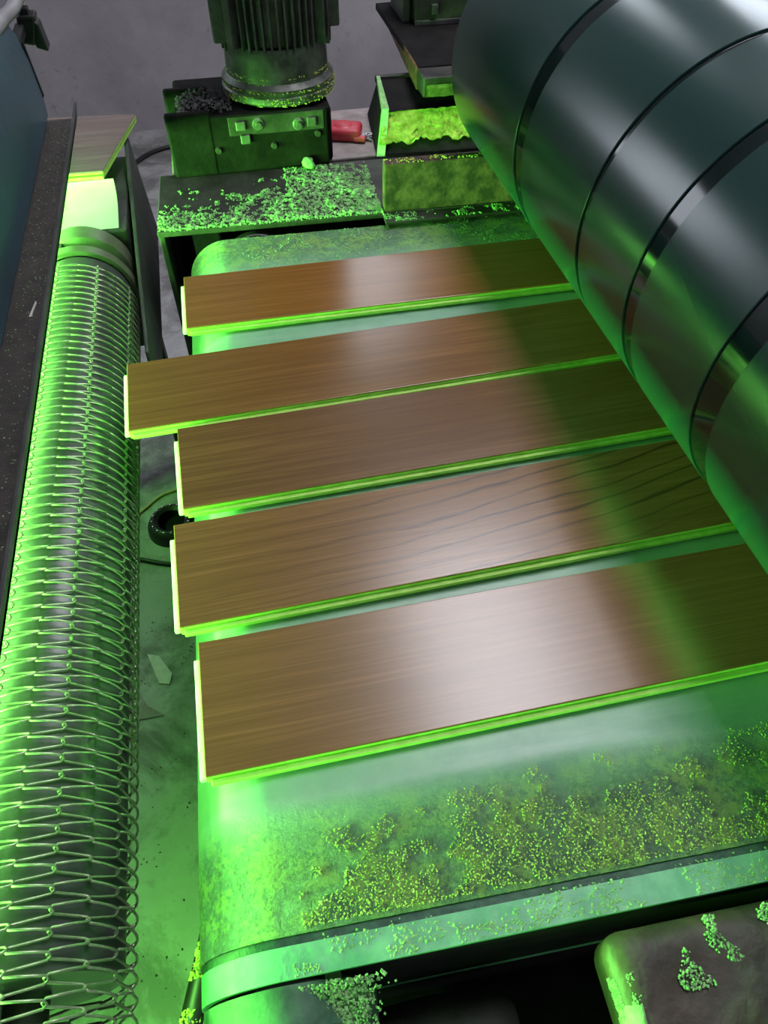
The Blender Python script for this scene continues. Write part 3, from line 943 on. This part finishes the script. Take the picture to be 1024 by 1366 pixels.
bm = bm_new(); box(bm, 0.0, 0.28, 0.0, 0.17, 0.0, 0.26, 0.004)
obj('body', bm, M['grime'], dk)
bm = bm_new(); box(bm, -0.022, -0.006, 0.02, 0.15, 0.0, 0.26, 0.003)
obj('side_cover', bm, M['frame'], dk)
for y in (0.04, 0.09, 0.14):
    bm = bm_new(); box(bm, -0.006, 0.0, y - .006, y + .006, 0.0, 0.25, 0.001)
    obj('rib', bm, M['motor'], dk)
bm = bm_new(); box(bm, 0.0, 0.28, -0.006, 0.0, 0.0, 0.010, 0.001)
obj('foot_strip', bm, M['motor'], dk)
bm = bm_new(); box(bm, 0.035, 0.05, -0.010, 0.0, 0.02, 0.04, 0.002)
obj('bolt', bm, M['motor'], dk)

# ------------------------------------------------------------------ near right block
nb = thing('bearing_block', 'greasy dark rounded block with green-lit dust at the near right corner', 'block', (0.190, 0.080, 0.662), R(-2))
bm = bm_new()
box(bm, 0, 0.42, -0.32, 0, 0.196, 0.238, 0.0)
for v in bm.verts:
    pass
es = [e for e in bm.edges if max(v.co.z for v in e.verts) > .22]
bmesh.ops.bevel(bm, geom=es, offset=0.018, segments=5, profile=0.5, affect='EDGES')
bmesh.ops.subdivide_edges(bm, edges=[e for e in bm.edges if e.calc_length() > .05], cuts=24, use_grid_fill=True)
for v in bm.verts:
    nn = noise.noise(v.co * 22) * .0035 + noise.noise(v.co * 70) * .0015
    v.co += v.co.normalized() * 0 + Vector((0, 0, nn if v.co.z > .228 else 0))
bm2 = bm_new(); box(bm2, 0.06, 0.40, -0.30, -0.03, 0.0, 0.197, 0.004)
obj('pedestal', bm2, M['black'], nb)
obj('casting', bm, mottled('greasy_casting', (0.012, 0.009, 0.006), (0.085, 0.062, 0.042), 14, 0.55, 0.0, 0.9, 8), nb, True, 50)
verts, faces = [], []
for _ in range(9000):
    # dust patches on the top; those on the left shoulder stand for lamplight
    if random.random() < .62:
        x = random.uniform(0.01, 0.30); y = -0.004 - 0.045 * random.random() ** 1.3
        if noise.noise(Vector((x * 38, y * 38, 2))) < 0.16: continue
        z = 0.2385 - max(0, (0.018 - x)) ** 2 * 14 - max(0, 0.018 + y) ** 2 * 14
    else:
        y = random.uniform(-0.12, -0.03); a = random.random() * math.pi / 2
        if noise.noise(Vector((a * 2, y * 40, 6))) < -0.1: continue
        x = 0.018 - 0.018 * math.sin(a); z = 0.220 + 0.018 * math.cos(a)
    crumb(verts, faces, (x, y, z), random.uniform(.0005, .0017), .6)
stuff(raw('dust_crumbs', verts, faces, M['dust'], nb))
bm = bm_new()
G = []
for j in range(17):
    row = []
    for i in range(9):
        a = (0.10 + 1.35 * i / 8); y = -0.045 - 0.11 * j / 16
        w = 0.0195 + 0.0010 * noise.noise(Vector((a * 3, y * 60, 1)))
        edge_in = (0.0 if 0 < i < 8 and 0 < j < 16 else -0.0022)
        row.append(bm.verts.new((0.018 - (w + edge_in) * math.sin(a + .15 * noise.noise(Vector((y * 50, 0, 0))) ), y, 0.220 + (w + edge_in) * math.cos(a))))
    G.append(row)
for j in range(16):
    for i in range(8):
        bm.faces.new((G[j][i], G[j][i + 1], G[j + 1][i + 1], G[j + 1][i]))
stuff(obj('lit_dust', bm, M['dust'], nb, True))  # green sheet painting the lamplight on the left shoulder

# ------------------------------------------------------------------ hose hanging beside the belt, with lumps of dust
hp = smooth_path([(-0.150, 0.62, 0.34), (-0.168, 0.478, 0.32), (-0.190, 0.340, 0.31), (-0.216, 0.250, 0.30), (-0.250, 0.165, 0.27), (-0.285, 0.08, 0.20), (-0.31, 0.0, 0.10), (-0.32, -0.08, 0.020)], 10)
verts, faces = [], []; tube_data(hp, 0.017, 14, verts, faces)
hose = raw('dust_hose', verts, faces, M['rubber'], None, True)
tag(hose, 'black sagging hose with lumps of green dust, left below the near end of the belt', 'hose')
verts, faces = [], []
for _ in range(900):
    i = random.randrange(10, len(hp) - 20)
    if noise.noise(Vector((i * .31, 0, 3.3))) < -0.12: continue
    p = hp[i]
    a = random.uniform(-.9, 1.2)
    crumb(verts, faces, p + Vector((math.sin(a) * .017, random.uniform(-.004, .004), math.cos(a) * .017)), random.uniform(.0015, .005), .6)
stuff(raw('dust_lumps', verts, faces, M['fluo_dust'], hose))

# ------------------------------------------------------------------ things on the floor
ft = thing('caster_ring', 'black round machine foot with a rim of small bright studs on the floor', 'machine foot', (-0.300, 1.350, 0.0))
bm = bm_new()
lathe(bm, [(0.034, 0.010), (0.036, 0.034), (0.046, 0.040), (0.058, 0.034), (0.066, 0.018), (0.068, 0.0)], (0, 0, 0), 'Z', 40)
obj('rubber_ring', bm, M['rubber'], ft, True, 40)
bm = bm_new(); lathe(bm, [(0.0, 0.010), (0.034, 0.010), (0.034, 0.0), (0.0, 0.0)], (0, 0, 0), 'Z', 32)
obj('hub', bm, M['black'], ft, True, 40)
for i in range(16):
    t = 2 * math.pi * i / 16
    bm = bm_new(); lathe(bm, [(0.0, .0425), (.0022, .042), (.003, .039), (.003, .035)], (0.050 * math.cos(t), 0.050 * math.sin(t), 0), 'Z', 8)
    obj('stud', bm, M['steel'], ft, True, 40)
def cable(name, pts, r, mat, label, cat):
    verts, faces = [], []
    tube_data(smooth_path(pts, 8), r, 8, verts, faces)
    return tag(raw(name, verts, faces, mat, None, True), label, cat)
cable('cord', [(-0.52, 1.36, .004), (-0.42, 1.40, .004), (-0.37, 1.44, .004), (-0.33, 1.475, .004), (-0.27, 1.50, .004), (-0.16, 1.60, .004)], .0035, M['yellow'], 'thin yellow cord running over the grey floor behind the black foot', 'cord')
cable('cable', [(-0.60, 1.31, .006), (-0.45, 1.275, .006), (-0.39, 1.255, .006), (-0.31, 1.222, .006), (-0.20, 1.20, .006)], .006, M['rubber'], 'short grey-black cable on the floor in front of the black foot', 'cable')
cable('floor_cable', [(-0.56, 2.9, .010), (-0.50, 3.25, .010), (-0.455, 3.50, .010), (-0.40, 3.64, .010), (-0.30, 3.74, .010), (-0.1, 3.80, .010)], .010, M['rubber'], 'black cable curving over the floor by the back wall', 'cable')
cable('thin_wire', [(-0.372, 2.68, .005), (-0.352, 2.54, .005), (-0.345, 2.45, .005), (-0.330, 2.40, .005)], .004, M['rubber'], 'short dark piece of wire on the grey floor by the side plate', 'wire')
def scrap(name, poly, label, mat, z=0.0):
    bm = bm_new()
    a = [bm.verts.new((x, y, z + .0005 + random.random() * .003)) for x, y in poly]
    b = [bm.verts.new((v.co.x, v.co.y, v.co.z + .0015)) for v in a]
    n = len(a)
    bm.faces.new(a[::-1]); bm.faces.new(b)
    for i in range(n):
        bm.faces.new((a[i], a[(i + 1) % n], b[(i + 1) % n], b[i]))
    return tag(obj(name, bm, mat), label, 'scrap')
scrap('floor_scrap', [(-0.372, 0.965), (-0.345, 0.955), (-0.315, 0.900), (-0.322, 0.875), (-0.345, 0.882)], 'pale crumpled strip of waste on the floor left of the nearest plank', M['paper'])
scrap('paper_corner', [(-0.42, 0.93), (-0.372, 0.83), (-0.335, 0.800), (-0.43, 0.800)], 'grey torn paper corner sticking out beside the mesh belt on the floor', M['ledge'])
verts, faces = [], []
while len(verts) < 260 * 6:
    x = random.uniform(-0.45, -0.12); y = random.uniform(0.05, 1.15)
    if noise.noise(Vector((x * 12, y * 12, 1))) < .1: continue
    crumb(verts, faces, (x, y, 0.001), random.uniform(.001, .003), .4)
stuff(raw('floor_litter', verts, faces, M['grime']))
